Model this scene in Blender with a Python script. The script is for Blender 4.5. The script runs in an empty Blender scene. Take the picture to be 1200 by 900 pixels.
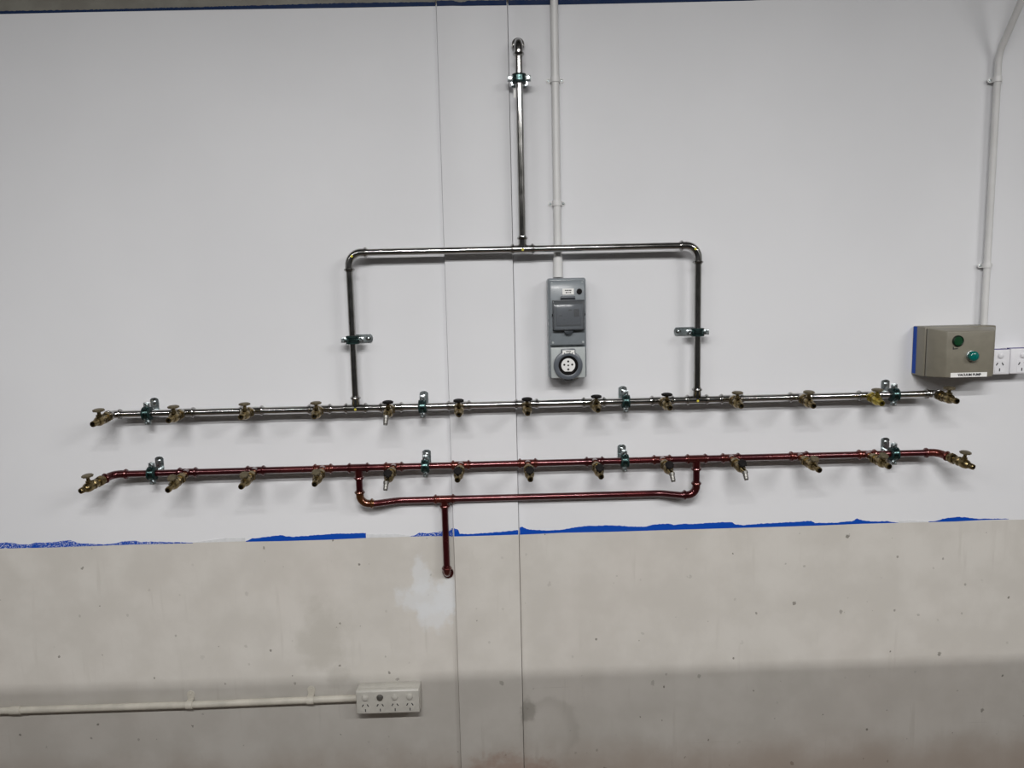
import bpy, bmesh, math, random
from mathutils import Vector, Matrix
random.seed(7)
scene = bpy.context.scene
C = scene.collection
PI = math.pi
V = Vector

# ------------------------------------------------------------------ camera
PITCH, ROLL, YAW = 0.12626, -0.02248, 0.01762
fw = V((math.sin(YAW) * math.cos(PITCH), math.cos(YAW) * math.cos(PITCH), -math.sin(PITCH)))
r0 = V((math.cos(YAW), -math.sin(YAW), 0))
u0 = r0.cross(fw)
r1 = math.cos(ROLL) * r0 + math.sin(ROLL) * u0
u1 = -math.sin(ROLL) * r0 + math.cos(ROLL) * u0
cam_data = bpy.data.cameras.new('camera')
cam = bpy.data.objects.new('camera', cam_data)
C.objects.link(cam)
cam_data.sensor_fit = 'HORIZONTAL'
cam_data.sensor_width = 36.0
cam_data.lens = 27.0
cam_data.clip_start = 0.05
m = Matrix((r1, u1, -fw)).transposed().to_4x4()
m.translation = V((0, -2.1, 1.55))
cam.matrix_world = m
scene.camera = cam

# ------------------------------------------------------------------ world, lights, exposure
world = bpy.data.worlds.new('room_air')
scene.world = world
world.use_nodes = True
world.node_tree.nodes['Background'].inputs[0].default_value = (0.9, 0.95, 1.0, 1)
world.node_tree.nodes['Background'].inputs[1].default_value = 0.02
scene.view_settings.view_transform = 'Standard'
scene.view_settings.look = 'None'
scene.view_settings.gamma = 1.0
scene.view_settings.use_curve_mapping = False
scene.view_settings.exposure = 0.0

CEIL, FLOOR = 3.75, 0.085
# rows of single-tube battens running parallel to the wall: (x, y, z, watts)
BATTENS = [(-0.05, -2.9, 2.95, 96), (2.75, -2.9, 2.95, 48), (-2.4, -2.9, 2.95, 22),
           (0.1, -4.0, 3.14, 94), (2.8, -4.0, 3.14, 58), (-2.2, -4.0, 3.14, 36)]
for bx_, by_, bz_, w_ in BATTENS:
    ld = bpy.data.lights.new('batten_glow', 'AREA')
    ld.shape = 'RECTANGLE'
    ld.size, ld.size_y = 1.45, 0.035
    ld.energy = w_
    ld.spread = math.radians(175)      # reflector trough
    ld.color = (1.0, 0.985, 0.97)
    lo = bpy.data.objects.new('batten_glow', ld)
    C.objects.link(lo)
    lo.location = (bx_, by_, bz_)

# ------------------------------------------------------------------ materials
def new_mat(name):
    mt = bpy.data.materials.new(name)
    mt.use_nodes = True
    nt = mt.node_tree
    return mt, nt, nt.nodes['Principled BSDF']

class NB:
    """small node helper"""
    def __init__(s, nt): s.nt = nt
    def n(s, t, **k):
        nd = s.nt.nodes.new(t)
        for a, b in k.items(): setattr(nd, a, b)
        return nd
    def put(s, sock, v):
        if v is None: return
        if hasattr(v, 'is_output'): s.nt.links.new(v, sock)
        else: sock.default_value = v
    def math(s, op, a, b=None, c=None, clamp=False):
        nd = s.n('ShaderNodeMath', operation=op, use_clamp=clamp)
        s.put(nd.inputs[0], a); s.put(nd.inputs[1], b)
        if c is not None: s.put(nd.inputs[2], c)
        return nd.outputs[0]
    def mix(s, f, a, b):
        nd = s.n('ShaderNodeMix', data_type='RGBA')
        s.put(nd.inputs[0], f)
        s.put(nd.inputs[6], a if hasattr(a, 'is_output') else (*a, 1))
        s.put(nd.inputs[7], b if hasattr(b, 'is_output') else (*b, 1))
        return nd.outputs[2]
    def smooth(s, v, lo, hi, a=0.0, b=1.0):
        nd = s.n('ShaderNodeMapRange', interpolation_type='SMOOTHSTEP')
        s.put(nd.inputs[0], v)
        nd.inputs[1].default_value = lo; nd.inputs[2].default_value = hi
        nd.inputs[3].default_value = a; nd.inputs[4].default_value = b
        return nd.outputs[0]
    def noise(s, vec, scale, detail=4, rough=.55, dim='3D'):
        nd = s.n('ShaderNodeTexNoise', noise_dimensions=dim)
        s.put(nd.inputs['Vector'], vec)
        nd.inputs['Scale'].default_value = scale
        nd.inputs['Detail'].default_value = detail
        nd.inputs['Roughness'].default_value = rough
        return nd.outputs[0]
    def mapping(s, vec, scale=(1, 1, 1), loc=(0, 0, 0)):
        nd = s.n('ShaderNodeMapping')
        s.put(nd.inputs[0], vec)
        nd.inputs['Scale'].default_value = scale
        nd.inputs['Location'].default_value = loc
        return nd.outputs[0]

def plain(name, col, rough=.5, metal=0., var=.08, scale=40., bump=0., spec=.5, coat=0.):
    mt, nt, b = new_mat(name)
    q = NB(nt)
    tc = q.n('ShaderNodeTexCoord').outputs['Object']
    nz = q.noise(tc, scale, 3)
    f = q.smooth(nz, .3, .7)
    lo = tuple(c * (1 - var) for c in col); hi = tuple(min(1, c * (1 + var)) for c in col)
    q.put(b.inputs['Base Color'], q.mix(f, lo, hi))
    b.inputs['Metallic'].default_value = metal
    q.put(b.inputs['Roughness'], q.smooth(nz, .2, .8, rough * .85, min(1, rough * 1.15)))
    b.inputs['Specular IOR Level'].default_value = spec
    b.inputs['Coat Weight'].default_value = coat
    b.inputs['Coat Roughness'].default_value = .1
    if bump:
        bp = q.n('ShaderNodeBump')
        bp.inputs['Strength'].default_value = bump
        bp.inputs['Distance'].default_value = .002
        q.put(bp.inputs['Height'], nz)
        q.put(b.inputs['Normal'], bp.outputs[0])
    return mt

def wall_paint():
    mt, nt, b = new_mat('wall_paint')
    q = NB(nt)
    tc = q.n('ShaderNodeTexCoord').outputs['Object']
    sp = q.n('ShaderNodeSeparateXYZ'); q.put(sp.inputs[0], tc)
    x, z = sp.outputs[0], sp.outputs[2]
    big = q.noise(tc, 1.7, 3)
    mid = q.noise(tc, 7, 5)
    fine = q.noise(tc, 45, 4)
    # fresh white coat
    white = q.mix(q.smooth(big, .35, .65), (.728, .735, .757), (.755, .762, .784))
    # old cream coat below, with grime
    cream = q.mix(q.smooth(mid, .35, .68), (.55, .527, .488), (.61, .588, .55))
    cream = q.mix(q.math('MULTIPLY', q.smooth(big, .45, .7), .2), cream, (.57, .51, .465))
    # rubbed vertical streaks
    st = q.noise(q.mapping(tc, (38, 1, 3.2)), 1.0, 4)
    stm = q.math('MULTIPLY', q.smooth(st, .58, .72), q.smooth(mid, .42, .6))
    cream = q.mix(q.math('MULTIPLY', stm, .22), cream, (.36, .33, .29))
    # long thin horizontal scratches
    sc = q.noise(q.mapping(tc, (2.2, 1, 120), (3.1, 0, .7)), 1.0, 3)
    scm = q.math('MULTIPLY', q.smooth(sc, .69, .72), q.smooth(big, .5, .62))
    cream = q.mix(q.math('MULTIPLY', scm, .35), cream, (.30, .28, .25))
    # chips and specks
    cb = q.n('ShaderNodeCombineXYZ'); q.put(cb.inputs[0], x); q.put(cb.inputs[1], q.math('MULTIPLY', z, .85)); flat = cb.outputs[0]
    for sc_, top_, lo_ in ((7.0, .050, .3), (15.0, .060, .55)):
        vo = q.n('ShaderNodeTexVoronoi', voronoi_dimensions='2D'); q.put(vo.inputs['Vector'], flat)
        vo.inputs['Scale'].default_value = sc_
        wob = q.math('ADD', vo.outputs['Distance'], q.math('MULTIPLY', q.math('SUBTRACT', q.noise(tc, 130, 3), .42), .12))
        rnd = q.n('ShaderNodeSeparateColor'); q.put(rnd.inputs[0], vo.outputs['Color'])
        size = q.smooth(rnd.outputs[0], lo_, 1.0, 0.0, top_)
        spk = q.math('LESS_THAN', wob, size)
        cream = q.mix(q.math('MULTIPLY', spk, q.smooth(rnd.outputs[1], .0, 1., .12, .75)), cream, (.12, .11, .09))
    # blob(cx, cz, rx, rz): soft patch with a noisy outline
    def blob(cx, cz, rx, rz, nz, amt=.9, soft=.45):
        dx = q.math('DIVIDE', q.math('SUBTRACT', x, cx), rx)
        dz = q.math('DIVIDE', q.math('SUBTRACT', z, cz), rz)
        d = q.math('SQRT', q.math('ADD', q.math('MULTIPLY', dx, dx), q.math('MULTIPLY', dz, dz)))
        d = q.math('ADD', d, q.math('MULTIPLY', q.math('SUBTRACT', nz, .5), amt * 2))
        return q.smooth(d, 1 - soft, 1 + soft, 1., 0.)
    n12 = q.noise(tc, 14, 5)
    # filler patch under the red drop pipe
    SL_ = -.137
    n30 = q.math('ADD', q.math('MULTIPLY', n12, .6), q.math('MULTIPLY', fine, .4))
    for (cx, cz, rx, rz) in ((-.205, .672, .085, .05), (-.165, .685, .04, .06), (-.235, .735, .028, .05), (-.2, .62, .05, .04)):
        cream = q.mix(q.math('MULTIPLY', q.math('MULTIPLY', blob(cx, cz, rx, rz, n30, 1.5, .35), q.smooth(x, SL_ - .004, SL_, 1., 0.)), .62), cream, (.69, .71, .73))
    # smudges by the joint low down
    arc = blob(.125, .255, .085, .105, n12, .35, .12)
    arc2 = blob(.115, .24, .07, .095, n12, .35, .25)
    cream = q.mix(q.math('MULTIPLY', q.math('SUBTRACT', arc, arc2, clamp=True), .2), cream, (.22, .20, .17))
    cream = q.mix(q.math('MULTIPLY', blob(.065, .325, .02, .03, n30, 2.2), .45), cream, (.20, .185, .16))
    cream = q.mix(q.math('MULTIPLY', blob(-.52, .56, .07, .09, n12, 1.2), .25), cream, (.36, .34, .29))
    cream = q.mix(q.math('MULTIPLY', blob(-.49, .45, .03, .03, n12, 1.0), .3), cream, (.33, .31, .27))
    # rusty dirt along the foot of the wall
    foot = q.math('MULTIPLY', q.smooth(q.math('ADD', z, q.math('MULTIPLY', q.math('SUBTRACT', mid, .5), .12)), .1, .25, 1., 0.), .55)
    cream = q.mix(foot, cream, (.36, .27, .21))
    cream = q.mix(q.math('MULTIPLY', blob(.0, .13, .12, .06, n30, 2.2), .4), cream, (.34, .19, .14))
    # coat border, slightly wandering
    lowz = q.math('ADD', z, q.math('MULTIPLY', q.math('SUBTRACT', fine, .5), .002))
    up = q.smooth(lowz, .8555, .8575)
    col = q.mix(up, cream, white)
    top = q.smooth(q.math('ADD', z, q.math('MULTIPLY', q.math('SUBTRACT', mid, .5), .003)), 2.276, 2.278)
    col = q.mix(top, col, q.mix(q.smooth(mid, .4, .6), (.17, .16, .135), (.21, .205, .175)))
    q.put(b.inputs['Base Color'], col)
    q.put(b.inputs['Roughness'], q.math('ADD', .42, q.math('MULTIPLY', fine, .2)))
    b.inputs['Specular IOR Level'].default_value = .35
    bp = q.n('ShaderNodeBump'); bp.inputs['Strength'].default_value = .12; bp.inputs['Distance'].default_value = .002
    q.put(bp.inputs['Height'], q.math('ADD', fine, q.math('MULTIPLY', n12, .8)))
    q.put(b.inputs['Normal'], bp.outputs[0])
    return mt

def blue_paint(name, wear):
    mt, nt, b = new_mat(name)
    q = NB(nt)
    tc = q.n('ShaderNodeTexCoord').outputs['Object']
    a = q.noise(tc, 260, 3, .7)
    c = q.noise(tc, 22, 3)
    f = q.math('MULTIPLY', q.smooth(a, .5, .62), q.smooth(c, .62 - wear, .82 - wear))
    q.put(b.inputs['Base Color'], q.mix(f, (.002, .058, .38), (.62, .64, .72)))
    b.inputs['Roughness'].default_value = .5
    b.inputs['Specular IOR Level'].default_value = .2
    return mt

def brushed_steel():
    mt, nt, b = new_mat('stainless_steel')
    q = NB(nt)
    tc = q.n('ShaderNodeTexCoord').outputs['Object']
    nz = q.noise(tc, 30, 4)
    q.put(b.inputs['Base Color'], q.mix(q.smooth(nz, .3, .7), (.36, .355, .345), (.45, .445, .435)))
    b.inputs['Metallic'].default_value = 1.0
    q.put(b.inputs['Roughness'], q.smooth(nz, .2, .8, .11, .18))
    return mt

def red_lacquer(name, a, c, rough=.24):
    mt, nt, b = new_mat(name)
    q = NB(nt)
    tc = q.n('ShaderNodeTexCoord').outputs['Object']
    nz = q.noise(tc, 11, 5)
    q.put(b.inputs['Base Color'], q.mix(q.smooth(nz, .35, .68), a, c))
    b.inputs['Metallic'].default_value = .75
    b.inputs['Coat Weight'].default_value = .7
    b.inputs['Coat Roughness'].default_value = .14
    q.put(b.inputs['Roughness'], q.smooth(nz, .2, .8, rough * .8, rough * 1.3))
    return mt

def smoky():
    mt, nt, b = new_mat('smoky_clear_plastic')
    q = NB(nt)
    tc = q.n('ShaderNodeTexCoord').outputs['Object']
    nz = q.noise(tc, 60, 2)
    q.put(b.inputs['Base Color'], q.mix(nz, (.22, .235, .25), (.24, .255, .27)))
    b.inputs['Roughness'].default_value = .12
    tr = q.n('ShaderNodeBsdfTransparent'); tr.inputs[0].default_value = (.78, .80, .83, 1)
    mx = q.n('ShaderNodeMixShader'); mx.inputs[0].default_value = .62
    nt.links.new(b.outputs[0], mx.inputs[1]); nt.links.new(tr.outputs[0], mx.inputs[2])
    nt.links.new(mx.outputs[0], nt.nodes['Material Output'].inputs[0])
    return mt

M = {
    'wall': wall_paint(),
    'blue': blue_paint('blue_undercoat', .0), 'blue_worn': blue_paint('blue_undercoat_worn', .3),
    'grey_smear': plain('thin_grey_undercoat', (.62, .63, .645), .5, 0, .06, 60),
    'navy': plain('dark_blue_undercoat', (.004, .02, .075), .6, spec=.2),
    'steel': brushed_steel(),
    'red': red_lacquer('red_copper', (.065, .006, .010), (.10, .012, .014)),
    'red_fit': red_lacquer('red_copper_fitting', (.065, .006, .009), (.135, .024, .015), .24),
    'red_gold': red_lacquer('golden_copper_fitting', (.075, .008, .009), (.22, .11, .02), .24),
    'brass': plain('aged_brass', (.235, .18, .09), .3, 1., .3, 120),
    'brass_y': plain('yellow_brass', (.42, .33, .07), .34, 1., .2, 90),
    'brass_knob': plain('dull_brass_knob', (.19, .16, .105), .5, .7, .2, 80),
    'black': plain('black_plastic', (.008, .007, .007), .6, 0, .3, spec=.12),
    'tail': plain('grey_hose_tail', (.24, .235, .22), .42, .8, .12),
    'bore': plain('dark_bore', (.012, .011, .01), .8),
    'zinc': plain('zinc_plate', (.52, .57, .58), .3, 1., .12, 60),
    'teal': plain('dark_green_rubber', (.0025, .018, .017), .5, 0, .25, spec=.3),
    'teal_band': plain('greenish_clamp_band', (.07, .12, .118), .24, 1., .15),
    'yellow': plain('yellow_dot', (.62, .56, .05), .5),
    'pvc': plain('painted_conduit', (.70, .70, .695), .38, 0, .04, 12),
    'pvc_old': plain('cream_conduit', (.60, .57, .50), .42, 0, .1, 18),
    'iso_grey': plain('grey_enclosure', (.21, .235, .255), .3, 0, .04),
    'iso_light': plain('light_grey_panel', (.42, .45, .45), .35, 0, .04),
    'iso_dark': plain('dark_grey_rim', (.045, .052, .06), .35, 0, .1),
    'iso_mid': plain('mid_grey_ring', (.10, .112, .13), .32, 0, .06),
    'white': plain('white_plastic', (.78, .78, .77), .35, 0, .03),
    'label': plain('white_label', (.82, .82, .80), .5, 0, .03),
    'ink': plain('black_ink', (.02, .02, .025), .6),
    'gpo': plain('white_outlet_plate', (.76, .76, .79), .35, 0, .03),
    'gpo_old': plain('cream_outlet_plate', (.55, .535, .49), .35, 0, .06),
    'gpo_gap': plain('outlet_back_box', (.45, .44, .42), .5, 0, .06),
    'beige': plain('beige_enclosure', (.205, .19, .15), .42, 0, .05),
    'green_rim': plain('dark_button_rim', (.001, .012, .005), .4),
    'green_dark': plain('green_push_button', (.002, .045, .014), .35, 0, .1),
    'green_teal': plain('teal_push_button', (.0, .125, .105), .18, 0, .05, coat=.5),
    'violet': plain('violet_paint_edge', (.05, .035, .22), .5),
    'floor': plain('grey_concrete', (.125, .10, .08), .7, 0, .2, 4, .3),
    'room': plain('room_paint', (.22, .22, .21), .7, 0, .08, 3),
    'ceil': plain('ceiling_paint', (.2, .2, .195), .8, 0, .05, 3),
    'added_cupboard': plain('shade_cupboard_steel', (.18, .185, .19), .5, .1, .1, 6),
    'smoky': smoky(),
}
def tube_glow():
    mt, nt, b = new_mat('lit_tube')
    b.inputs['Base Color'].default_value = (.9, .9, .9, 1)
    b.inputs['Emission Color'].default_value = (1, .985, .97, 1)
    b.inputs['Emission Strength'].default_value = 2.0
    return mt
M['tube'] = tube_glow()

# ------------------------------------------------------------------ mesh builder
class MB:
    def __init__(s): s.v, s.f = [], []
    def add(s, vs, fs):
        o = len(s.v); s.v += [tuple(p) for p in vs]; s.f += [tuple(i + o for i in f) for f in fs]
        return s
    @staticmethod
    def frame(ax):
        ax = V(ax).normalized()
        up = V((0, 0, 1)) if abs(ax.z) < .9 else V((1, 0, 0))
        a = ax.cross(up).normalized(); b = ax.cross(a).normalized()
        return ax, a, b
    def lathe(s, prof, org, axis, n=20, phase=0.):
        """prof: list of (t, r) along axis; r=0 closes to a point"""
        ax, a, b = s.frame(axis); org = V(org)
        vs, fs, rings = [], [], []
        for t, r in prof:
            if r <= 1e-7:
                rings.append([len(vs)]); vs.append(org + ax * t)
            else:
                k = len(vs); rings.append(list(range(k, k + n)))
                for i in range(n):
                    th = 2 * PI * i / n + phase
                    vs.append(org + ax * t + (a * math.cos(th) + b * math.sin(th)) * r)
        for A, B in zip(rings, rings[1:]):
            for i in range(n):
                j = (i + 1) % n
                if len(A) == 1 and len(B) == 1: continue
                if len(A) == 1: fs.append((A[0], B[i], B[j]))
                elif len(B) == 1: fs.append((A[i], B[0], A[j]))
                else: fs.append((A[i], B[i], B[j], A[j]))
        return s.add(vs, fs)
    def cyl(s, p0, p1, r, n=20):
        p0, p1 = V(p0), V(p1); L = (p1 - p0).length
        return s.lathe([(0, 0), (0, r), (L, r), (L, 0)], p0, p1 - p0, n)
    def tube(s, pts, r, n=20, caps=True):
        pts = [V(p) for p in pts]
        vs, fs = [], []
        t0 = (pts[1] - pts[0]).normalized()
        _, a, b = s.frame(t0)
        prev = t0
        for k, p in enumerate(pts):
            if k == 0: t = t0
            elif k == len(pts) - 1: t = (pts[-1] - pts[-2]).normalized()
            else: t = ((pts[k + 1] - p).normalized() + (p - pts[k - 1]).normalized()).normalized()
            rot = prev.rotation_difference(t)
            a = rot @ a; b = rot @ b; prev = t
            for i in range(n):
                th = 2 * PI * i / n
                vs.append(p + (a * math.cos(th) + b * math.sin(th)) * r)
        for k in range(len(pts) - 1):
            for i in range(n):
                j = (i + 1) % n
                fs.append((k * n + i, k * n + j, (k + 1) * n + j, (k + 1) * n + i))
        if caps:
            fs.append(tuple(reversed(range(n)))); fs.append(tuple((len(pts) - 1) * n + i for i in range(n)))
        return s.add(vs, fs)
    def box(s, x0, x1, y0, y1, z0, z1):
        vs = [(x, y, z) for x in (x0, x1) for y in (y0, y1) for z in (z0, z1)]
        return s.add(vs, [(0, 1, 3, 2), (4, 6, 7, 5), (0, 4, 5, 1), (2, 3, 7, 6), (0, 2, 6, 4), (1, 5, 7, 3)])
    def prism(s, poly, vec):
        """poly: 3-D outline, extruded by vec"""
        n = len(poly); vec = V(vec)
        vs = [V(p) for p in poly] + [V(p) + vec for p in poly]
        fs = [tuple(range(n)), tuple(reversed(range(n, 2 * n)))]
        fs += [(i, n + i, n + (i + 1) % n, (i + 1) % n) for i in range(n)]
        return s.add(vs, fs)
    def mesh(s, name, bevel=0., seg=2, angle=40):
        me = bpy.data.meshes.new(name)
        me.from_pydata(s.v, [], s.f)
        bm = bmesh.new(); bm.from_mesh(me)
        bmesh.ops.recalc_face_normals(bm, faces=bm.faces)
        if bevel:
            es = [e for e in bm.edges if len(e.link_faces) == 2 and e.calc_face_angle(0) > .6]
            bmesh.ops.bevel(bm, geom=es, offset=bevel, segments=seg, affect='EDGES', profile=.5, clamp_overlap=True)
        for f in bm.faces: f.smooth = True
        bm.to_mesh(me); bm.free()
        me.set_sharp_from_angle(angle=math.radians(angle))
        return me
    def build(s, name, mat, parent=None, bevel=0., seg=2, angle=40):
        return link(name, s.mesh(name, bevel, seg, angle), mat, parent)

def link(name, me, mat, parent=None):
    mt = M[mat] if isinstance(mat, str) else mat
    if not me.materials: me.materials.append(mt)
    o = bpy.data.objects.new(name, me)
    C.objects.link(o)
    if parent: o.parent = parent
    return o

def thing(name, label, cat, loc=(0, 0, 0), group=None, rot=None):
    o = bpy.data.objects.new(name, None)
    o.empty_display_size = .02
    C.objects.link(o)
    o.location = loc
    if rot is not None: o.rotation_euler = rot
    o['label'] = label; o['category'] = cat
    if group: o['group'] = group
    return o
def struct(o): o['kind'] = 'structure'; return o
def copy_tree(o, parent=None):
    c = o.copy(); C.objects.link(c)
    if parent: c.parent = parent
    for ch in list(o.children): copy_tree(ch, c)
    return c
def arc(c, a, b, R, t0, t1, n=8):
    """points on a circle about c in the plane of unit vectors a, b"""
    c, a, b = V(c), V(a), V(b)
    return [c + a * R * math.cos(t0 + (t1 - t0) * i / n) + b * R * math.sin(t0 + (t1 - t0) * i / n) for i in range(n + 1)]

# ------------------------------------------------------------------ room shell
RX, RY = 4.0, -8.0
wall = struct(MB().box(-RX, RX, .02, .12, FLOOR, CEIL).build('wall_back', 'room'))
SL, SR, PROUD = -.137, .047, .012          # joints; the strip between them stands proud
MB().box(-RX, SL - .0004, 0, .02, FLOOR, CEIL).build('wall_panel', 'wall', wall, .0012)
MB().box(SL + .0004, SR - .0004, -PROUD, .02, FLOOR, CEIL).build('wall_panel', 'wall', wall, .0018)
MB().box(SR + .0008, RX, 0, .02, FLOOR, CEIL).build('wall_panel', 'wall', wall, .0012)
struct(MB().box(-RX, RX, RY, .02, FLOOR - .1, FLOOR).build('floor', 'floor'))
struct(MB().box(-RX, RX, RY, .02, CEIL, CEIL + .1).build('ceiling', 'ceil'))
struct(MB().box(-RX - .1, -RX, RY, .12, FLOOR, CEIL).build('wall_left', 'room'))
struct(MB().box(RX, RX + .1, RY, .12, FLOOR, CEIL).build('wall_right', 'room'))
struct(MB().box(-RX, RX, RY - .1, RY, FLOOR, CEIL).build('wall_front', 'room'))

# streaks of an older blue coat left showing along the coat borders
STREAKS = [
    ([(-1.6, .874), (-1.45, .8725), (-1.4021, 0.8713), (-1.3831, 0.8732), (-1.3645, 0.8702), (-1.3508, 0.8661), (-1.3226, 0.8652), (-1.3033, 0.8696), (-1.2608, 0.8696), (-1.237, 0.8714), (-1.2131, 0.8744), (-1.1992, 0.8715), (-1.1856, 0.8649), (-1.1434, 0.8612), (-1.1199, 0.8593), (-1.0817, 0.8619), (-1.0671, 0.8664), (-1.0338, 0.8679), (-1.0128, 0.8636), (-0.982, 0.8632), (-0.93, 0.8604), (-0.8684, 0.8574)],
     [(-1.6, .8556), (-1.4038, 0.8558), (-1.2622, 0.8546), (-1.1202, 0.8558), (-1.0253, 0.8565), (-0.8686, 0.8556)], 0, 'blue_worn'),
    ([(-0.7209, 0.8563), (-0.7013, 0.8644), (-0.6677, 0.8671), (-0.6197, 0.8719), (-0.6104, 0.8679), (-0.5843, 0.8659), (-0.5364, 0.8682), (-0.4764, 0.8715), (-0.4047, 0.8711), (-0.3831, 0.8712)],
     [(-0.7209, 0.8555), (-0.6208, 0.8546), (-0.5012, 0.8546), (-0.3838, 0.8566)], 0, 'blue'),
    ([(-0.2614, 0.8578), (-0.2469, 0.8598), (-0.2322, 0.8681), (-0.2131, 0.8651), (-0.1842, 0.8667), (-0.1648, 0.8711), (-0.1455, 0.8718), (-0.1425, 0.8779), (-0.139, 0.8777)],
     [(-0.2614, 0.857), (-0.2134, 0.8569), (-0.139, 0.8544)], 0, 'blue_worn'),
    ([(-0.135, 0.8814), (-0.1233, 0.8774), (-0.1211, 0.8651), (-0.0925, 0.863), (-0.0685, 0.8648), (-0.0205, 0.8664), (0.0275, 0.8695), (0.045, 0.8714)],
     [(-0.135, 0.8576), (-0.0687, 0.8574), (0.045, 0.8578)], PROUD, 'blue'),
    ([(0.0495, 0.8748), (0.0569, 0.8771), (0.0688, 0.8693), (0.088, 0.8663), (0.1242, 0.864), (0.1604, 0.8642), (0.1847, 0.8672), (0.2089, 0.8708), (0.2452, 0.8737), (0.3081, 0.8736), (0.3663, 0.8682), (0.4075, 0.867), (0.4269, 0.8715), (0.4512, 0.8733), (0.473, 0.8731), (0.4876, 0.8692), (0.5192, 0.8718), (0.5484, 0.8705), (0.5848, 0.8724), (0.6213, 0.8734), (0.653, 0.8725), (0.6628, 0.8659), (0.6872, 0.8632), (0.7311, 0.8657), (0.8042, 0.8676), (0.8775, 0.87), (0.8899, 0.8636), (0.9511, 0.8626), (0.9999, 0.8663), (1.0095, 0.8735), (1.0244, 0.8681), (1.049, 0.8636), (1.0981, 0.8627), (1.1302, 0.858)],
     [(0.0495, 0.8536), (0.1724, 0.8559), (0.3177, 0.8546), (0.512, 0.8553), (0.7557, 0.8555), (0.9023, 0.8558), (1.0248, 0.8573), (1.1303, 0.8572)], 0, 'blue'),
    ([(1.2163, 0.858), (1.2359, 0.8592), (1.2577, 0.8651), (1.2822, 0.8687), (1.3067, 0.8693), (1.3315, 0.8668), (1.3489, 0.863), (1.3934, 0.8613), (1.4477, 0.8602)],
     [(1.2163, 0.8568), (1.2951, 0.8565), (1.3689, 0.8582), (1.4478, 0.8587)], 0, 'blue'),
    ([(-.868, .8585), (-.84, .861), (-.80, .8655), (-.77, .868), (-.722, .867)], [(-.868, .857), (-.722, .857)], 0, 'grey_smear'),
    ([(-.382, .868), (-.35, .8665), (-.30, .866), (-.262, .860)], [(-.382, .857), (-.262, .857)], 0, 'grey_smear'),
    ([(1.131, .863), (1.16, .8645), (1.19, .861), (1.2155, .859)], [(1.131, .8575), (1.2155, .857)], 0, 'grey_smear'),
    ([(-1.8, 2.281), (-1.2542, 2.2796), (-1.0374, 2.2794), (-0.7323, 2.282), (-0.3816, 2.2858), (-0.139, 2.2847)],
     [(-1.8, 2.272), (-1.2549, 2.2723), (-1.0379, 2.2736), (-0.7328, 2.2745), (-0.3822, 2.2741), (-0.139, 2.2746)], 0, 'navy'),
    ([(-0.135, 2.2838), (-0.0949, 2.2836), (-0.073, 2.2781), (-0.051, 2.2826), (0.045, 2.2825)],
     [(-0.135, 2.2704), (-0.0952, 2.2706), (-0.0732, 2.2699), (0.045, 2.2695)], PROUD, 'navy'),
    ([(0.0495, 2.2866), (0.1479, 2.2858), (0.3256, 2.2836), (0.5038, 2.2821), (0.7274, 2.2808)],
     [(0.0495, 2.2738), (0.1811, 2.2731), (0.3256, 2.2736), (0.5039, 2.2745), (0.6827, 2.2758), (0.7275, 2.2776)], 0, 'navy'),
]
def interp(pts, x):
    for (xa, za), (xb, zb) in zip(pts, pts[1:]):
        if xa <= x <= xb: return za + (zb - za) * (x - xa) / max(1e-9, xb - xa)
    return pts[0][1] if x < pts[0][0] else pts[-1][1]
for top, bot, d, mt in STREAKS:
    x0, x1 = max(top[0][0], bot[0][0]), min(top[-1][0], bot[-1][0])
    n = max(6, int((x1 - x0) / .004))
    vs, fs = [], []
    for i in range(n + 1):
        x = x0 + (x1 - x0) * i / n
        zb = interp(bot, x); zt = max(zb + .0004, interp(top, x) + random.uniform(-.0008, .0008))
        vs += [(x, -d - .0005, zb), (x, -d - .0005, zt), (x, -d + .0002, zb), (x, -d + .0002, zt)]
    for i in range(n):
        a, b = 4 * i, 4 * i + 4
        fs += [(a, b, b + 1, a + 1), (a + 1, b + 1, b + 3, a + 3), (a, a + 2, b + 2, b)]
    fs += [(0, 1, 3, 2), (4 * n, 4 * n + 2, 4 * n + 3, 4 * n + 1)]
    MB().add(vs, fs).build('blue_paint_streak' if mt != 'grey_smear' else 'grey_paint_streak', mt, wall)

# ------------------------------------------------------------------ room lights; unseen cupboards added to shade the wall foot
where = ['middle of the front hanging row', 'right end of the front hanging row', 'left end of the front hanging row',
         'middle of the back hanging row', 'right end of the back hanging row', 'left end of the back hanging row']
for (bx_, by_, bz_, w_), wh in zip(BATTENS, where):
    t = thing('ceiling_batten', 'white single-tube batten light, ' + wh, 'light', (bx_, by_, bz_), 'ceiling battens')
    MB().box(-.76, .76, -.04, .04, .045, .105).build('housing', 'white', t, .006)
    MB().cyl((-.72, 0, .018), (.72, 0, .018), .013).build('tube', 'tube', t)
    for e in (-1, 1):
        MB().box(e * .74 - .012, e * .74 + .012, -.014, .014, .002, .05).build('lamp_holder', 'white', t, .003)
        MB().cyl((e * .5, 0, .1), (e * .5, 0, CEIL - bz_), .004, 8).build('hanger_rod', 'zinc', t)
CAB_H = 2.107  # top of the added light blockers, sets the shadow edge low on the wall
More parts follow.
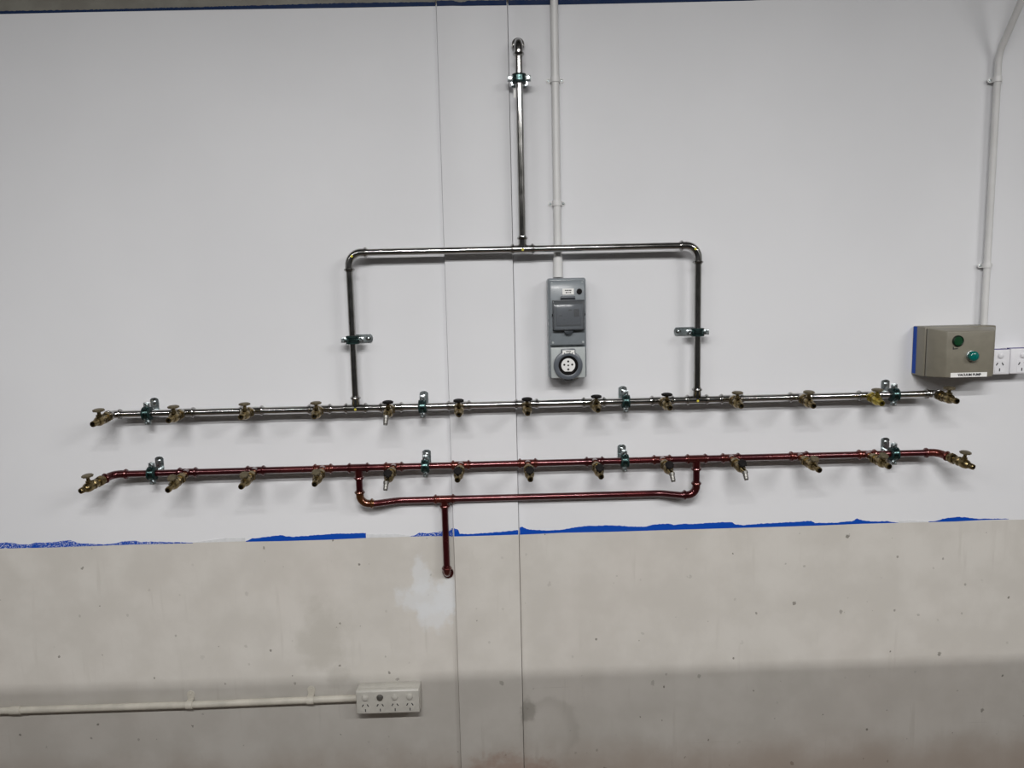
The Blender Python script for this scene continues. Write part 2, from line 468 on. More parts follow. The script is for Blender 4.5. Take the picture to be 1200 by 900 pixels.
for i, x in enumerate((-3.0, -1.8, -.6, .6, 1.8, 3.0)):
    t = thing('shade_cupboard', 'added unseen dark steel cupboard that shades the wall foot, number %s from the left in its row' % ('one', 'two', 'three', 'four', 'five', 'six')[i],
              'cupboard', (x, -2.65, FLOOR), 'added cupboards shading the wall foot')
    h = CAB_H - FLOOR
    MB().box(-.597, .597, -.2, .18, 0, h).build('carcass', 'added_cupboard', t, .002)
    for s in (-1, 1):
        dr = MB().box(min(s * .003, s * .59), max(s * .003, s * .59), .18, .198, .06, h - .02).build('door', 'added_cupboard', t, .003)
        MB().box(s * .05 - .008, s * .05 + .008, .198, .22, .95, 1.1).build('handle', 'zinc', dr, .003)

# ------------------------------------------------------------------ pipework
DP = .05                    # pipe axis in front of the wall
R = .0092
Y = -DP
Z_ST, Z_TOP, Z_RED, Z_LOW = 1.2345, 1.647, 1.0705, .969
X_LEGL, X_LEGR, X_RISE = -.385, .5365, .072

def bead_prof(t, r, w=.0068, h=.0034):
    return [(t - w / 2, r), (t - w / 2 * .8, r + h * .7), (t, r + h), (t + w / 2 * .8, r + h * .7), (t + w / 2, r)]
RF = .0108                  # fitting sleeve radius
def sleeve(mb, p0, p1, r=RF, n=22):
    """socket with a raised press bead at its open end p1"""
    p0, p1 = V(p0), V(p1); L = (p1 - p0).length
    mb.lathe([(0, 0), (0, r)] + bead_prof(L - .006, r) + [(L, r * .97), (L, 0)], p0, p1 - p0, n)
def dot(parent, p, axis=(0, -1, 0), r=.0035):
    MB().lathe([(0, 0), (0, r), (.0012, r * .8), (.0012, 0)], p, axis, 12).build('yellow_mark', 'yellow', parent)

def tee(parent, c, d, mat, half=.033, branch=None, blen=.03, mark=False, br=RF, bead=True):
    """run along unit vector d, branch along unit vector branch"""
    c, d = V(c), V(d)
    mb = MB()
    sleeve(mb, c, c + d * half); sleeve(mb, c, c - d * half)
    if branch is not None:
        b = V(branch)
        if bead: sleeve(mb, c, c + b * blen, br)
        else: mb.lathe([(0, 0), (0, br), (blen, br), (blen, 0)], c, b, 20)
    o = mb.build('tee', mat, parent)
    if mark: dot(o, c + V((0, -RF + .0004, -.002)))
    return o
def elbow(parent, corner, a, b, Rc, mat, ext=.014, mark=False, r=RF):
    """bend from direction a (arriving from corner+a) to direction b"""
    corner, a, b = V(corner), V(a), V(b)
    c = corner + a * Rc + b * Rc
    pts = arc(c, -b, -a, Rc, 0, PI / 2, 10)
    mb = MB().tube(pts, r, 22)
    sleeve(mb, corner + a * Rc, corner + a * (Rc + ext), r)
    sleeve(mb, corner + b * Rc, corner + b * (Rc + ext), r)
    o = mb.build('elbow', mat, parent)
    if mark: dot(o, pts[5] + V((0, -r + .0004, 0)))
    return o
def pipe(parent, pts, mat, r=R):
    return MB().tube(pts, r, 24).build('pipe', mat, parent)
def run(parent, xs, z, mat):
    for a, b in zip(xs, xs[1:]): pipe(parent, [(a, Y, z), (b, Y, z)], mat)

TEES = [-.847, -.664, -.482, -.290, -.108, .074, .2565, .4415, .6305, .819, 1.007]
X = V((1, 0, 0)); ZU = V((0, 0, 1)); F = V((0, -1, 0))
ENDL, ENDR = -1.035, 1.186

steel = thing('steel_pipe_manifold', 'shiny stainless steel pipe frame with a riser, above the red pipes', 'pipe', (0, 0, 0))
run(steel, sorted([ENDL + .022] + TEES + [X_LEGL, X_LEGR] + [ENDR - .022]), Z_ST, 'steel')
for x in TEES: tee(steel, (x, Y, Z_ST), X, 'steel', .033, F, .020, bead=False)
for x in (X_LEGL, X_LEGR): tee(steel, (x, Y, Z_ST), X, 'steel', .032, ZU, .034, mark=True)
elbow(steel, (ENDL, Y, Z_ST), X, F, .016, 'steel', .010)
elbow(steel, (ENDR, Y, Z_ST), -X, F, .016, 'steel', .010)
for x in (X_LEGL, X_LEGR): pipe(steel, [(x, Y, Z_ST + .02), (x, Y, Z_TOP - .03)], 'steel')
elbow(steel, (X_LEGL, Y, Z_TOP), X, -ZU, .033, 'steel', .017, True)
elbow(steel, (X_LEGR, Y, Z_TOP), -X, -ZU, .033, 'steel', .017, True)
pipe(steel, [(X_LEGL + .03, Y, Z_TOP), (X_RISE, Y, Z_TOP)], 'steel')
pipe(steel, [(X_RISE, Y, Z_TOP), (X_LEGR - .03, Y, Z_TOP)], 'steel')
tee(steel, (X_RISE, Y, Z_TOP), X, 'steel', .032, ZU, .034, mark=True)
pipe(steel, [(X_RISE, Y, Z_TOP + .02), (X_RISE, Y, 2.135)], 'steel')
elbow(steel, (X_RISE, Y, 2.172), -ZU, -F, .024, 'steel', .016)
MB().lathe([(0, .0112), (0, .0165), (.004, .0165), (.005, .0112)], (X_RISE, -.012, 2.172), F, 24).build('wall_flange', 'steel', steel)
pipe(steel, [(X_RISE, -.028, 2.172), (X_RISE, 0, 2.172)], 'steel')

red = thing('red_pipe_manifold', 'dark red copper pipe frame with a lower loop and drop pipe', 'pipe', (0, 0, 0))
XL2, XR2 = -.386, .5365
REND_L, REND_R = -1.043, 1.202
run(red, sorted([REND_L + .008] + TEES + [XL2, XR2] + [REND_R - .008]), Z_RED, 'red')
for x in TEES: tee(red, (x, Y, Z_RED), X, 'red_fit', .027, F, .022, bead=False)
for x in (XL2, XR2): tee(red, (x, Y, Z_RED), X, 'red_fit', .030, -ZU, .034)
# bent ends: sixty-degree bends that turn out from the wall
def end_bend(sx, x):
    d = V((sx * .45, -.87, -.16)).normalized()
    p = V((x, Y, Z_RED))
    mb = MB()
    sleeve(mb, p - X * sx * .010, p - X * sx * .036)
    a_, b_ = p - X * sx * .016, p + d * .016
    t = [p - X * sx * .030] + [(a_ * (1 - k) ** 2 + p * 2 * k * (1 - k) + b_ * k * k) for k in [i / 8 for i in range(9)]] + [p + d * .030]
    mb.tube(t, RF, 22)
    sleeve(mb, p + d * .012, p + d * .034)
    mb.build('bend', 'red_fit', red)
    return p + d * .022, d
endL_p, endL_d = end_bend(-1, REND_L)
endR_p, endR_d = end_bend(1, REND_R)
DL = .023                   # the lower loop lies closer to the wall
for x in (XL2, XR2): pipe(red, [(x, Y, Z_RED - .02), (x, Y, Z_LOW + .028)], 'red')
elbow(red, (XL2, Y, Z_LOW + .001), X, ZU, .024, 'red_gold', .014)
elbow(red, (XR2, Y, Z_LOW + .001), -X, ZU, .024, 'red_fit', .014)
X_DROP = -.158
def sbend(xa, xb, ya, yb, n=8):
    return [(xa + (xb - xa) * i / n, ya + (yb - ya) * (3 * (i / n) ** 2 - 2 * (i / n) ** 3), Z_LOW) for i in range(n + 1)]
pipe(red, sbend(XL2 + .024, XL2 + .115, Y, -DL) + [(X_DROP, -DL, Z_LOW)], 'red')
pipe(red, [(X_DROP, -DL, Z_LOW), (XR2 - .115, -DL, Z_LOW)] + sbend(XR2 - .105, XR2 - .024, -DL, Y), 'red')
tee(red, (X_DROP, -DL, Z_LOW), X, 'red_fit', .030, -ZU, .026)
pipe(red, [(X_DROP, -DL, Z_LOW - .01), (X_DROP, -DL, .775)], 'red')
elbow(red, (X_DROP, -DL - .002, .752), ZU, -F, .0165, 'red_fit', .008)
MB().lathe([(0, .008), (0, .0155), (.004, .0145), (.005, .008)], (X_DROP + .002, -.0005, .748), F, 20).build('wall_flange', 'red_fit', red)

# ------------------------------------------------------------------ taps
def make_tap(kind):
    """local: pipe axis at the origin, outlet towards -Y, knob towards +Z. Returns list of (name, mesh, material)"""
    brass = 'brass_y' if kind.get('yellow') else 'brass'
    off = kind['off']                      # how far the body is carried out by its nipple
    k = -1
    out = []
    b = MB()
    b.lathe([(.012, 0), (.012, .0100), (off + .002, .0100), (off + .002, 0)], (0, 0, 0), (0, -1, 0), 18)
    b.lathe([(off, 0), (off, .0135), (off + .0015, .0148), (off + .0125, .0148), (off + .014, .0135), (off + .014, 0)], (0, 0, 0), (0, -1, 0), 6, PI / 6)
    b.lathe([(off + .013, .0108), (off + .021, .0105), (off + .023, .0125), (off + .028, .0130), (off + .030, .0112),
             (off + .036, .0128), (off + .044, .0132), (off + .051, .0118), (off + .056, .0088), (off + .057, 0)], (0, 0, 0), (0, -1, 0), 18)
    if kind.get('collar'):
        b.lathe([(.013, 0), (.013, .0118), (.016, .0128), (.019, .0118), (.022, .0128), (off + .001, .0122), (off + .001, 0)], (0, 0, 0), (0, -1, 0), 18)
    out.append(('body', b.mesh('tap_body'), brass))
    n = MB()
    s0 = off + .052
    if not kind.get('bent'):
        L = kind['L']
        n.lathe([(s0, 0), (s0, .0078), (s0 + .008, .0080), (s0 + .010, .0068), (L - .010, .0066), (L - .009, .0082), (L - .001, .0074), (L, .0066),
                 (L, .0042), (L - .014, .0040), (L - .014, 0)], (0, 0, 0), (0, -1, 0), 18)
        out.append(('nozzle', n.mesh('tap_nozzle'), brass))
        g = MB().lathe([(L - .011, 0), (L - .011, .0041), (L - .010, .0041), (L - .010, 0)], (0, 0, 0), (0, -1, 0), 14)
        out.append(('bore', g.mesh('tap_bore'), 'bore'))
    else:
        p0 = V((0, -s0, 0))
        p1 = V((kind.get('swing', 0), -s0 - .012, -.006))
        n.tube([p0, p0 + V((0, -.006, 0)), p1], .0074, 16)
        dn = V((kind.get('swing', 0) * .9, -.012, -.030)).normalized()
        out.append(('nozzle', n.mesh('tap_nozzle'), brass))
        h = MB().lathe([(-.004, 0), (-.004, .0078), (.003, .0078), (.004, .0062), (.010, .0068), (.011, .0058), (.016, .0064), (.0165, .0060),
                        (.021, .0054), (.021, .0036), (.014, .0034), (.014, 0)], p1, dn, 16)
        out.append(('hose_tail', h.mesh('tap_hose_tail'), 'tail'))
    a = kind['tilt']
    ax = V((0, -math.sin(a), math.cos(a)))
    c = V((0, -(off + .040), 0))
    bn = MB().lathe([(.006, 0), (.006, .0086), (.0155, .0080), (.0165, .0066), (.0165, 0)], c, ax, 6)
    bn.lathe([(.015, 0), (.015, .0048), (.026, .0042), (.026, 0)], c, ax, 12)
    out.append(('bonnet', bn.mesh('tap_bonnet'), brass))
    r = kind['knob_r']
    h0 = kind['knob_h']
    kb = MB()
    ring = [(h0, 0), (h0, r * .55), (h0 + .0012, r * .9), (h0 + .003, r), (h0 + .0055, r), (h0 + .0075, r * .86), (h0 + .0082, r * .5), (h0 + .0076, 0)]
    kb.lathe(ring, c, ax, 24)
    # finger scallops round the rim
    for i in range(10):
        th = 2 * PI * i / 10
        _, u_, v_ = MB.frame(ax)
        q = c + (u_ * math.cos(th) + v_ * math.sin(th)) * (r * .96)
        kb.lathe([(h0 + .0015, 0), (h0 + .0018, .0020), (h0 + .0062, .0020), (h0 + .0068, 0)], q, ax, 6)
    out.append(('knob', kb.mesh('tap_knob'), kind['knob']))
    return out
cache = {}
def tap(name, label, group, loc, direction, **kind):
    key = tuple(sorted(kind.items()))
    if key not in cache: cache[key] = make_tap(kind)
    d = V(direction).normalized()
    yaw = math.atan2(d.x, -d.y)
    pitch = math.asin(-d.z)
    t = thing(name, label, 'tap', loc, group)
    t.rotation_euler = (pitch, 0, yaw)
    for nm, me, mt in cache[key]: link(nm, me, mt, t)
    return t
ORD = ['leftmost', 'second', 'third', 'fourth', 'fifth', 'sixth', 'seventh', 'eighth', 'ninth', 'tenth', 'eleventh', 'twelfth', 'rightmost']
def place(i):
    return ORD[i] + (' tap' if i in (0, 12) else ' tap from the left')
# measured outlet tips (x, z) at d = .15 on the steel run and .17 on the red run
TIP_S = [(-1.035, 1.226), (-.845, 1.230), (-.661, 1.234), (-.474, 1.231), (-.290, 1.227), (-.104, 1.226), (.073, 1.225), (.2545, 1.229), (.441, 1.230), (.626, 1.230), (.815, 1.225), (.994, 1.227), (1.188, 1.229)]
TIP_R = [None, (-.853, 1.052), (-.666, 1.056), (-.478, 1.058), (-.294, 1.057), (-.112, 1.059), (.076, 1.055), (.259, 1.057), (.441, 1.060), (.633, 1.059), (.827, 1.059), (1.009, 1.064), None]
XS = [ENDL] + TEES + [ENDR]
for i, (x, tp) in enumerate(zip(XS, TIP_S)):
    blk = 4 <= i <= 8
    end = i in (0, 12)
    kd = dict(off=.020 if not end else .026, L=.100 if not end else .104, tilt=0., knob_r=.0130, knob_h=.0235, knob='black' if blk else 'brass_knob')
    if end: kd.update(collar=True)
    if i == 4: kd.update(bent=True, swing=-.003)
    if i == 11: kd.update(yellow=True)
    lab = 'brass tap with a %s knob, %s on the upper steel pipe' % ('black' if blk else 'brass', place(i))
    if i == 4: lab = 'brass tap with black knob and grey hose tail hanging from the steel pipe'
    tap('pipe_tap', lab, 'taps on the steel pipe', (x, Y, Z_ST), V((tp[0], -.15, tp[1])) - V((x, Y, Z_ST)), **kd)
for i in range(13):
    blk = 4 <= i <= 9
    if i in (0, 12):
        p, d = (endL_p, endL_d) if i == 0 else (endR_p, endR_d)
        dd = V((d.x * .75, d.y, -.17))
        tap('pipe_tap', 'brass tap with upright brass knob at the %s end of the red pipe' % ('left' if i == 0 else 'right'), 'taps on the red pipe', p, dd,
            off=.018, L=.088, tilt=-.05, knob_r=.0130, knob_h=.0255, knob='brass_knob')
        continue
    x, tp = TEES[i - 1], TIP_R[i]
    kd = dict(off=.038, L=.120, tilt=.8 if blk else .45, knob_r=.0105, knob_h=.0195, knob='black' if blk else 'brass_knob')
    lab = 'brass tap with a %s knob, %s on the red pipe' % ('black' if blk else 'brass', place(i))
    if i in (4, 8, 9):
        kd.update(bent=True, swing=-.004 if i == 4 else .005)
        lab = 'brass tap with grey hose tail, %s of three such on the red pipe' % {4: 'leftmost', 8: 'middle one', 9: 'rightmost'}[i]
    tap('pipe_tap', lab, 'taps on the red pipe', (x, Y, Z_RED), V((tp[0], -.17, tp[1])) - V((x, Y, Z_RED)), **kd)

# ------------------------------------------------------------------ pipe clamps
def ring_mesh(mb, r0_, r1_, w, n=28):
    mb.lathe([(-w / 2, r0_), (-w / 2, r1_), (w / 2, r1_), (w / 2, r0_), (-w / 2, r0_)], (0, 0, 0), (1, 0, 0), n)
    return mb
clamp_cache = {}
def clamp_parts(p0, p1):
    """local: pipe along X, wall towards +Y at DP, lugs up and down Z; p0..p1 = extent of the wall plate in Z"""
    if (p0, p1) in clamp_cache: return clamp_cache[(p0, p1)]
    out = []
    rub = MB()
    ring_mesh(rub, R - .0003, .0158, .0215)
    for s in (-1, 1):
        rub.lathe([(s * .0062, .0155), (s * .0066, .0178), (s * .0102, .0178), (s * .0108, .0155)], (0, 0, 0), (1, 0, 0), 28)
    out.append(('rubber_liner', rub.mesh('clamp_liner'), 'teal', 'dark green rubber lining'))
    bd = MB()
    ring_mesh(bd, .0155, .0173, .0118)
    bd.lathe([(-.0022, .0172), (-.0012, .0182), (.0012, .0182), (.0022, .0172)], (0, 0, 0), (1, 0, 0), 28)
    out.append(('band', bd.mesh('clamp_band'), 'teal_band', None))
    for s in (-1, 1):
        e = MB()
        for y0, y1 in ((-.0052, -.0030), (.0030, .0052)):
            e.box(-.0068, .0068, y0, y1, min(s * .0155, s * .0300), max(s * .0155, s * .0300))
        out.append(('lug', e.mesh('clamp_lug', .0009), 'zinc', None))
        b = MB()
        b.lathe([(-.009, 0), (-.009, .0030), (.0065, .0030)], (0, 0, s * .0228), (0, -1, 0), 12)
        b.lathe([(.0045, 0), (.0045, .0050), (.0052, .0055), (.0082, .0053), (.0095, .0040), (.0095, .0022), (.0078, .0018), (.0078, 0)], (0, 0, s * .0228), (0, -1, 0), 14)
        out.append(('bolt', b.mesh('clamp_bolt'), 'zinc', None))
    st = MB().lathe([(.0160, 0), (.0160, .0070), (.021, .0070), (.021, .0042), (DP - .002, .0042), (DP - .002, 0)], (0, 0, 0), (0, 1, 0), 12)
    out.append(('stud', st.mesh('clamp_stud'), 'zinc', None))
    # wall plate with rounded ends and a slotted hole
    w = .0115
    def outline(a, b, hw):
        q = []
        for i in range(7): th = PI * i / 6; q.append((hw * math.cos(th), DP - .0035, b - hw * .5 + hw * .5 * math.sin(th)))
        for i in range(7): th = PI + PI * i / 6; q.append((hw * math.cos(th), DP - .0035, a + hw * .5 + hw * .5 * math.sin(th)))
        return q
    pl = MB().prism(outline(p0, p1, w), (0, .0032, 0))
    out.append(('wall_plate', pl.mesh('clamp_plate', .0006, 1), 'zinc', None))
    zt = p1 - .011
    slot = MB().prism([(x_, DP - .0040, z_) for x_, y_, z_ in outline(zt - .008, zt + .006, .0036)], (0, .0008, 0))
    out.append(('slot', slot.mesh('clamp_slot'), 'bore', None))
    sc = MB().lathe([(0, 0), (.0002, .0052), (.0015, .0050), (.0032, .0030), (.0036, 0)], (0, DP - .0038, zt - .001), (0, -1, 0), 14)
    out.append(('screw', sc.mesh('clamp_screw'), 'zinc', None))
    clamp_cache[(p0, p1)] = out
    return out
def clamp(label, group, loc, ry=0., ext=(-.020, .036)):
    t = thing('pipe_clamp', label, 'clamp', loc, group)
    t.rotation_euler = (0, ry, 0)
    for nm, me, mt, lb in clamp_parts(*ext):
        o = link(nm, me, mt, t)
        if lb: o['label'] = lb
    return t
CL_S = [(-.942, 'beside its leftmost taps'), (-.206, 'just left of the wall joint'), (.3425, 'between the eighth and ninth taps'), (1.0755, 'next to its last two taps')]
for x, w_ in CL_S: clamp('green-lined zinc pipe clamp on the steel pipe ' + w_, 'clamps on the steel pipe', (x, Y, Z_ST))
CL_R = [(-.942, 'near its left end'), (-.2045, 'left of the wall joint'), (.339, 'between the eighth and ninth taps'), (1.0815, 'near its right end')]
for x, w_ in CL_R: clamp('green-lined zinc pipe clamp on the red pipe ' + w_, 'clamps on the red pipe', (x, Y, Z_RED))
clamp('sideways zinc clamp on the left upright steel pipe', 'clamps on the upright pipes', (X_LEGL, Y, 1.4185), PI / 2, (-.022, .046))
clamp('sideways zinc clamp on the right upright steel pipe', 'clamps on the upright pipes', (X_LEGR, Y, 1.4175), -PI / 2, (-.022, .052))
cr = clamp('sideways zinc clamp near the top of the central steel riser', 'clamps on the upright pipes', (X_RISE, Y, 2.078), PI / 2, (-.020, .024))
# small white tag dangling beside the riser clamp (local frame is turned: local x = down)
tie = link('tag_tie', MB().tube([(.006, -.012, -.0125), (.018, -.012, -.0128), (.030, -.012, -.0125)], .0011, 8).mesh('tag_tie'), 'black', cr)
link('tag', MB().box(.026, .050, -.0128, -.0118, -.0155, -.0095).mesh('tag', .0003, 1), 'label', cr)['label'] = 'small white tag'

# ------------------------------------------------------------------ conduits and saddles
def saddle(label, group, loc, ry, r, axis_d, two=True, mat='pvc', old=False, ear=.026):
    """local: conduit along X, wall towards +Y at axis_d; ears along +-Z (only + when two is False)"""
    t = thing('conduit_saddle', label, 'clip', loc, group)
    t.rotation_euler = (0, ry, 0)
    ro, w = r + .0022, (.009 if old else .0065)
    # strap: arc over the conduit, then down to the wall
    prof = []
    a0, a1 = (0, PI) if two else (0, PI * 1.0)
    n = 14
    inner, outer = [], []
    for i in range(n + 1):
        th = a0 + (a1 - a0) * i / n
        inner.append((-(r + .0002) * math.sin(th), (r + .0002) * math.cos(th)))
        outer.append((-ro * math.sin(th), ro * math.cos(th)))
    ys = axis_d - .0006
    inner = [(ys, r + .0002)] + inner + [(ys, -(r + .0002))]
    outer = [(ys, ro)] + outer + [(ys, -ro)]
    poly = inner + outer[::-1]
    k = len(inner); mb = MB()
    vs = [(-w, y, z) for y, z in inner] + [(-w, y, z) for y, z in outer] + [(w, y, z) for y, z in inner] + [(w, y, z) for y, z in outer]
    fs = []
    for i in range(k - 1):
        fs += [(i, i + 1, k + i + 1, k + i), (2 * k + i, 3 * k + i, 3 * k + i + 1, 2 * k + i + 1), (k + i, k + i + 1, 3 * k + i + 1, 3 * k + i), (i, 2 * k + i, 2 * k + i + 1, i + 1)]
    for i in (0, k - 1): fs.append((i, k + i, 3 * k + i, 2 * k + i))
    mb.add(vs, fs)
    mb.build('strap', mat, t)
    for s in ((-1, 1) if two else (1,)):
        e = MB(); q = []
        z0, z1 = ro - .001, ear
        y = axis_d - .0022
        we = .0112 if old else w
        q = [(-w, y, s * z0)] + [(-we * math.cos(PI * i / 8), y, s * (z1 - we + we * math.sin(PI * i / 8))) for i in range(9)] + [(w, y, s * z0)]
        e.prism(q, (0, .0018, 0))
        er = e.build('ear', mat, t, .0005, 1)
        MB().lathe([(0, 0), (0, .0036), (.0012, .0033), (.0018, .002), (.0010, .0012), (.0010, 0)], (0, y, s * (z1 - w)), (0, -1, 0), 12).build('screw', 'zinc' if not old else mat, er)
    return t
RC = .0102
cc = thing('conduit', 'white conduit running down to the grey switched socket', 'conduit', (.1675, 0, 0))
MB().tube([(0, -.0125, CEIL), (0, -.0125, 1.60)], RC, 24).build('tube', 'pvc', cc)
MB().lathe([(0, 0), (0, RC + .0002), (.002, .0125), (.040, .0132), (.060, .0135), (.060, 0)], (0, -.0125, 1.632), (0, 0, -1), 24).build('adaptor', 'pvc', cc)
saddle('white saddle clip high on the central white conduit, beside the riser clamp', 'saddles on the central conduit', (.1675, -.0125, 2.083), PI / 2, RC, .0125, ear=.024)
saddle('white saddle clip on the central white conduit just above the steel frame', 'saddles on the central conduit', (.1675, -.0125, 1.767), PI / 2, RC, .0125, ear=.024)

DR = .020
XRC = 1.3325
rc = thing('conduit', 'white conduit kicking outward at the top, above the beige pump box', 'conduit', (XRC, 0, 0))
path = [(0, -DR, 1.40), (0, -DR, 2.112)]
path += [(0, -DR - .004 * i, 2.112 + .012 * i) for i in (1, 2)]
path += [(0, -DR - .008 - (.0085 * i), 2.136 + .0115 * i) for i in range(1, 12)]
path += [(0, -.160, 2.32), (0, -.172, 2.36), (0, -.175, 2.40), (0, -.175, CEIL)]
MB().tube(path, .0085, 24).build('tube', 'pvc', rc)
for z, w_ in ((2.062, 'upper'), (1.578, 'lower')):
    t = saddle('%s white stand-off saddle on the conduit above the beige pump box' % w_, 'saddles on the right conduit', (XRC, -DR, z), PI / 2, .0085, .0105, ear=.021)
    MB().box(-.005, .005, .0105, DR, -.011, .011).build('spacer', 'pvc', t, .001)

lc = thing('conduit', 'old cream conduit running low along the wall into the four-way outlet', 'conduit', (0, 0, 0))
ZL = .3835
MB().tube([(-2.4, -.0135, ZL - .002), (-1.41, -.0135, ZL - .0015)], .0098, 24).build('tube', 'pvc_old', lc)
MB().tube([(-1.41, -.0135, ZL - .0015), (-.90, -.0135, ZL - .0015), (-.62, -.0135, ZL + .001), (-.415, -.0135, ZL + .003)], .0098, 24).build('tube', 'pvc_old', lc)
MB().lathe([(0, .0098), (0, .0118), (.03, .0118), (.03, .0098)], (-1.415, -.0135, ZL - .0015), (1, 0, 0), 24).build('coupling', 'pvc_old', lc)
saddle('painted-over half saddle with a screw, middle of the low cream conduit', 'saddles on the low conduit', (-.907, -.0135, ZL - .0015), 0, .0098, .0135, False, 'pvc_old', True, .036)
saddle('painted-over half saddle on the low cream conduit nearest the four-way outlet', 'saddles on the low conduit', (-.562, -.0135, ZL + .0015), 0, .0098, .0135, False, 'pvc_old', True, .036)

# ------------------------------------------------------------------ grey switched socket
iso = thing('switched_socket', 'tall grey isolator box with clear flap over a round five-pin socket', 'socket', (0, 0, 0))
MB().box(.1365, .2375, -.056, -.0002, 1.302, 1.569).build('back_box', 'iso_grey', iso, .006, 3)
def profile_x(mb, x0, x1, pts):
    """pts: (d, z) outline extruded along x"""
    return mb.prism([(x0, -d, z) for d, z in pts], (x1 - x0, 0, 0))
profile_x(MB(), .1405, .2325, [(.055, 1.392), (.070, 1.392), (.0725, 1.396), (.0725, 1.541), (.066, 1.560), (.055, 1.564)]).build('switch_cover', 'iso_grey', iso, .003, 3)
profile_x(MB(), .1405, .2325, [(.055, 1.3045), (.0725, 1.3045), (.0725, 1.387), (.055, 1.387)]).build('socket_plate', 'iso_light', iso, .003, 3)
for x in (.1465, .2265):
    for z in (1.556, 1.400):
        MB().lathe([(0, 0), (0, .003), (.0012, .0026), (.0012, 0)], (x, -.066 if z > 1.5 else -.0722, z), F, 12).build('cover_screw', 'iso_light', iso)
lb = MB().box(.1735, .2035, -.0737, -.0722, 1.5255, 1.5415).build('name_label', 'label', iso)
for zz, spans in ((1.5365, ((.180, .184), (.185, .1895), (.1905, .197))), (1.5308, ((.182, .187), (.1885, .1905), (.192, .196)))):
    for a, b in spans: MB().box(a, b, -.0740, -.0736, zz - .0013, zz + .0013).build('print', 'ink', lb)
MB().lathe([(0, 0), (0, .0072), (.004, .0070), (.0075, .0056), (.0075, 0)], (.218, -.072, 1.5335), F, 20).build('indicator', 'black', iso)
hg = MB()
hg.box(.168, .2065, -.080, -.072, 1.509, 1.5215)
hg.build('flap_hinge', 'iso_dark', iso, .002)
MB().cyl((.170, -.0815, 1.5185), (.2045, -.0815, 1.5185), .0028, 14).build('hinge_pin', 'iso_mid', iso)
# breaker behind the clear flap
br = thing('breaker', '', '', (0, 0, 0)); br.parent = iso
del br['label']; del br['category']
MB().box(.156, .2215, -.082, -.0725, 1.446, 1.499).build('breaker_body', 'iso_mid', br, .002)
MB().box(.2025, .2155, -.0865, -.0815, 1.468, 1.488).build('toggle', 'black', br, .0015)
for (a, b, c_, d_) in ((.163, .171, 1.4695, 1.4725), (.188, .197, 1.483, 1.487), (.175, .1775, 1.459, 1.4615), (.160, .200, 1.4515, 1.4525)):
    MB().box(a, b, -.0824, -.0819, c_, d_).build('print', 'ink' if b - a < .02 else 'iso_dark', br)
fl = profile_x(MB(), .1475, .2290, [(.0722, 1.4335), (.092, 1.4335), (.0945, 1.438), (.0935, 1.497), (.088, 1.510), (.0722, 1.5125)]).build('clear_flap', 'smoky', iso, .003, 3)
fl['label'] = 'smoky clear hinged flap'
fr = MB()
for a, b, c_, d_ in ((.1465, .1500, 1.4325, 1.5115), (.2265, .2300, 1.4325, 1.5115), (.1465, .2300, 1.4325, 1.4362), (.1465, .2300, 1.5078, 1.5118)):
    fr.box(a, b, -.0885, -.0723, c_, d_)
fr.build('flap_rim', 'iso_dark', fl, .001)
tb = MB().prism([(.1875 + .0125 * math.cos(PI + PI * i / 12), -.0735, 1.4335 + .0125 * math.sin(PI + PI * i / 12)) for i in range(13)], (0, -.012, 0))
tb.build('flap_tab', 'iso_dark', fl, .0012)
for x in (.1455, .2300): MB().cyl((x - .001, -.080, 1.473), (x + .0025, -.080, 1.473), .003, 12).build('flap_pivot', 'black', fl)
# round socket outlet
so = thing('socket_outlet', '', '', (0, 0, 0)); so.parent = iso
del so['label']; del so['category']
SC = (.1857, 0, 1.3395)
MB().lathe([(.0715, .026), (.0715, .0385), (.078, .0385), (.0815, .0375), (.083, .034), (.084, .0285), (.083, .0262), (.0735, .0255)], SC, F, 40).build('outer_ring', 'iso_mid', so)
MB().lathe([(.0735, 0), (.0735, .0262), (.080, .0262), (.0805, .0235), (.0755, .0230), (.0755, 0)], SC, F, 36).build('well', 'black', so)
wd = []
for i in range(40):
    th = 2 * PI * i / 40
    wd.append((SC[0] + .0186 * math.cos(th), -.0752, SC[2] + max(-.0166, .0186 * math.sin(th))))
face = MB().prism(wd, (0, -.0043, 0)).build('socket_face', 'white', so, .0006, 1)
for dx, dz, rr in ((0, .0105, .0028), (-.0105, .0018, .0028), (.0105, .0018, .0028), (0, -.0108, .0028), (0, 0, .0024)):
    MB().lathe([(0, 0), (0, rr), (.0004, rr), (.0004, 0)], (SC[0] + dx, -.0794, SC[2] + dz), F, 14).build('pin_hole', 'bore', face)
hp = MB().box(.1675, .2050, -.082, -.0722, 1.3655, 1.3835).build('cap_hinge', 'iso_mid', so, .0025)
lb2 = MB().box(.1705, .2025, -.0832, -.0818, 1.3672, 1.3800).build('cap_label', 'label', hp)
for a, b, zz in ((.180, .193, 1.3765), (.174, .177, 1.3722), (.188, .191, 1.3722), (.195, .199, 1.3720)):
    MB().box(a, b, -.0835, -.0831, zz - .0011, zz + .0011).build('print', 'ink', lb2)
MB().box(.1755, .1965, -.080, -.0722, 1.2995, 1.3065).build('latch', 'black', so, .0015)

# ------------------------------------------------------------------ beige pump starter box
vb = thing('pump_control_box', 'beige pump control box with two green buttons and a VACUUM PUMP label', 'control box', (0, 0, 0))
VX0, VX1, VZ0, VZ1 = 1.1475, 1.331, 1.2835, 1.4175
MB().box(VX0, 1.341, -.060, -.0002, VZ0, VZ1).build('back_box', 'beige', vb, .003)
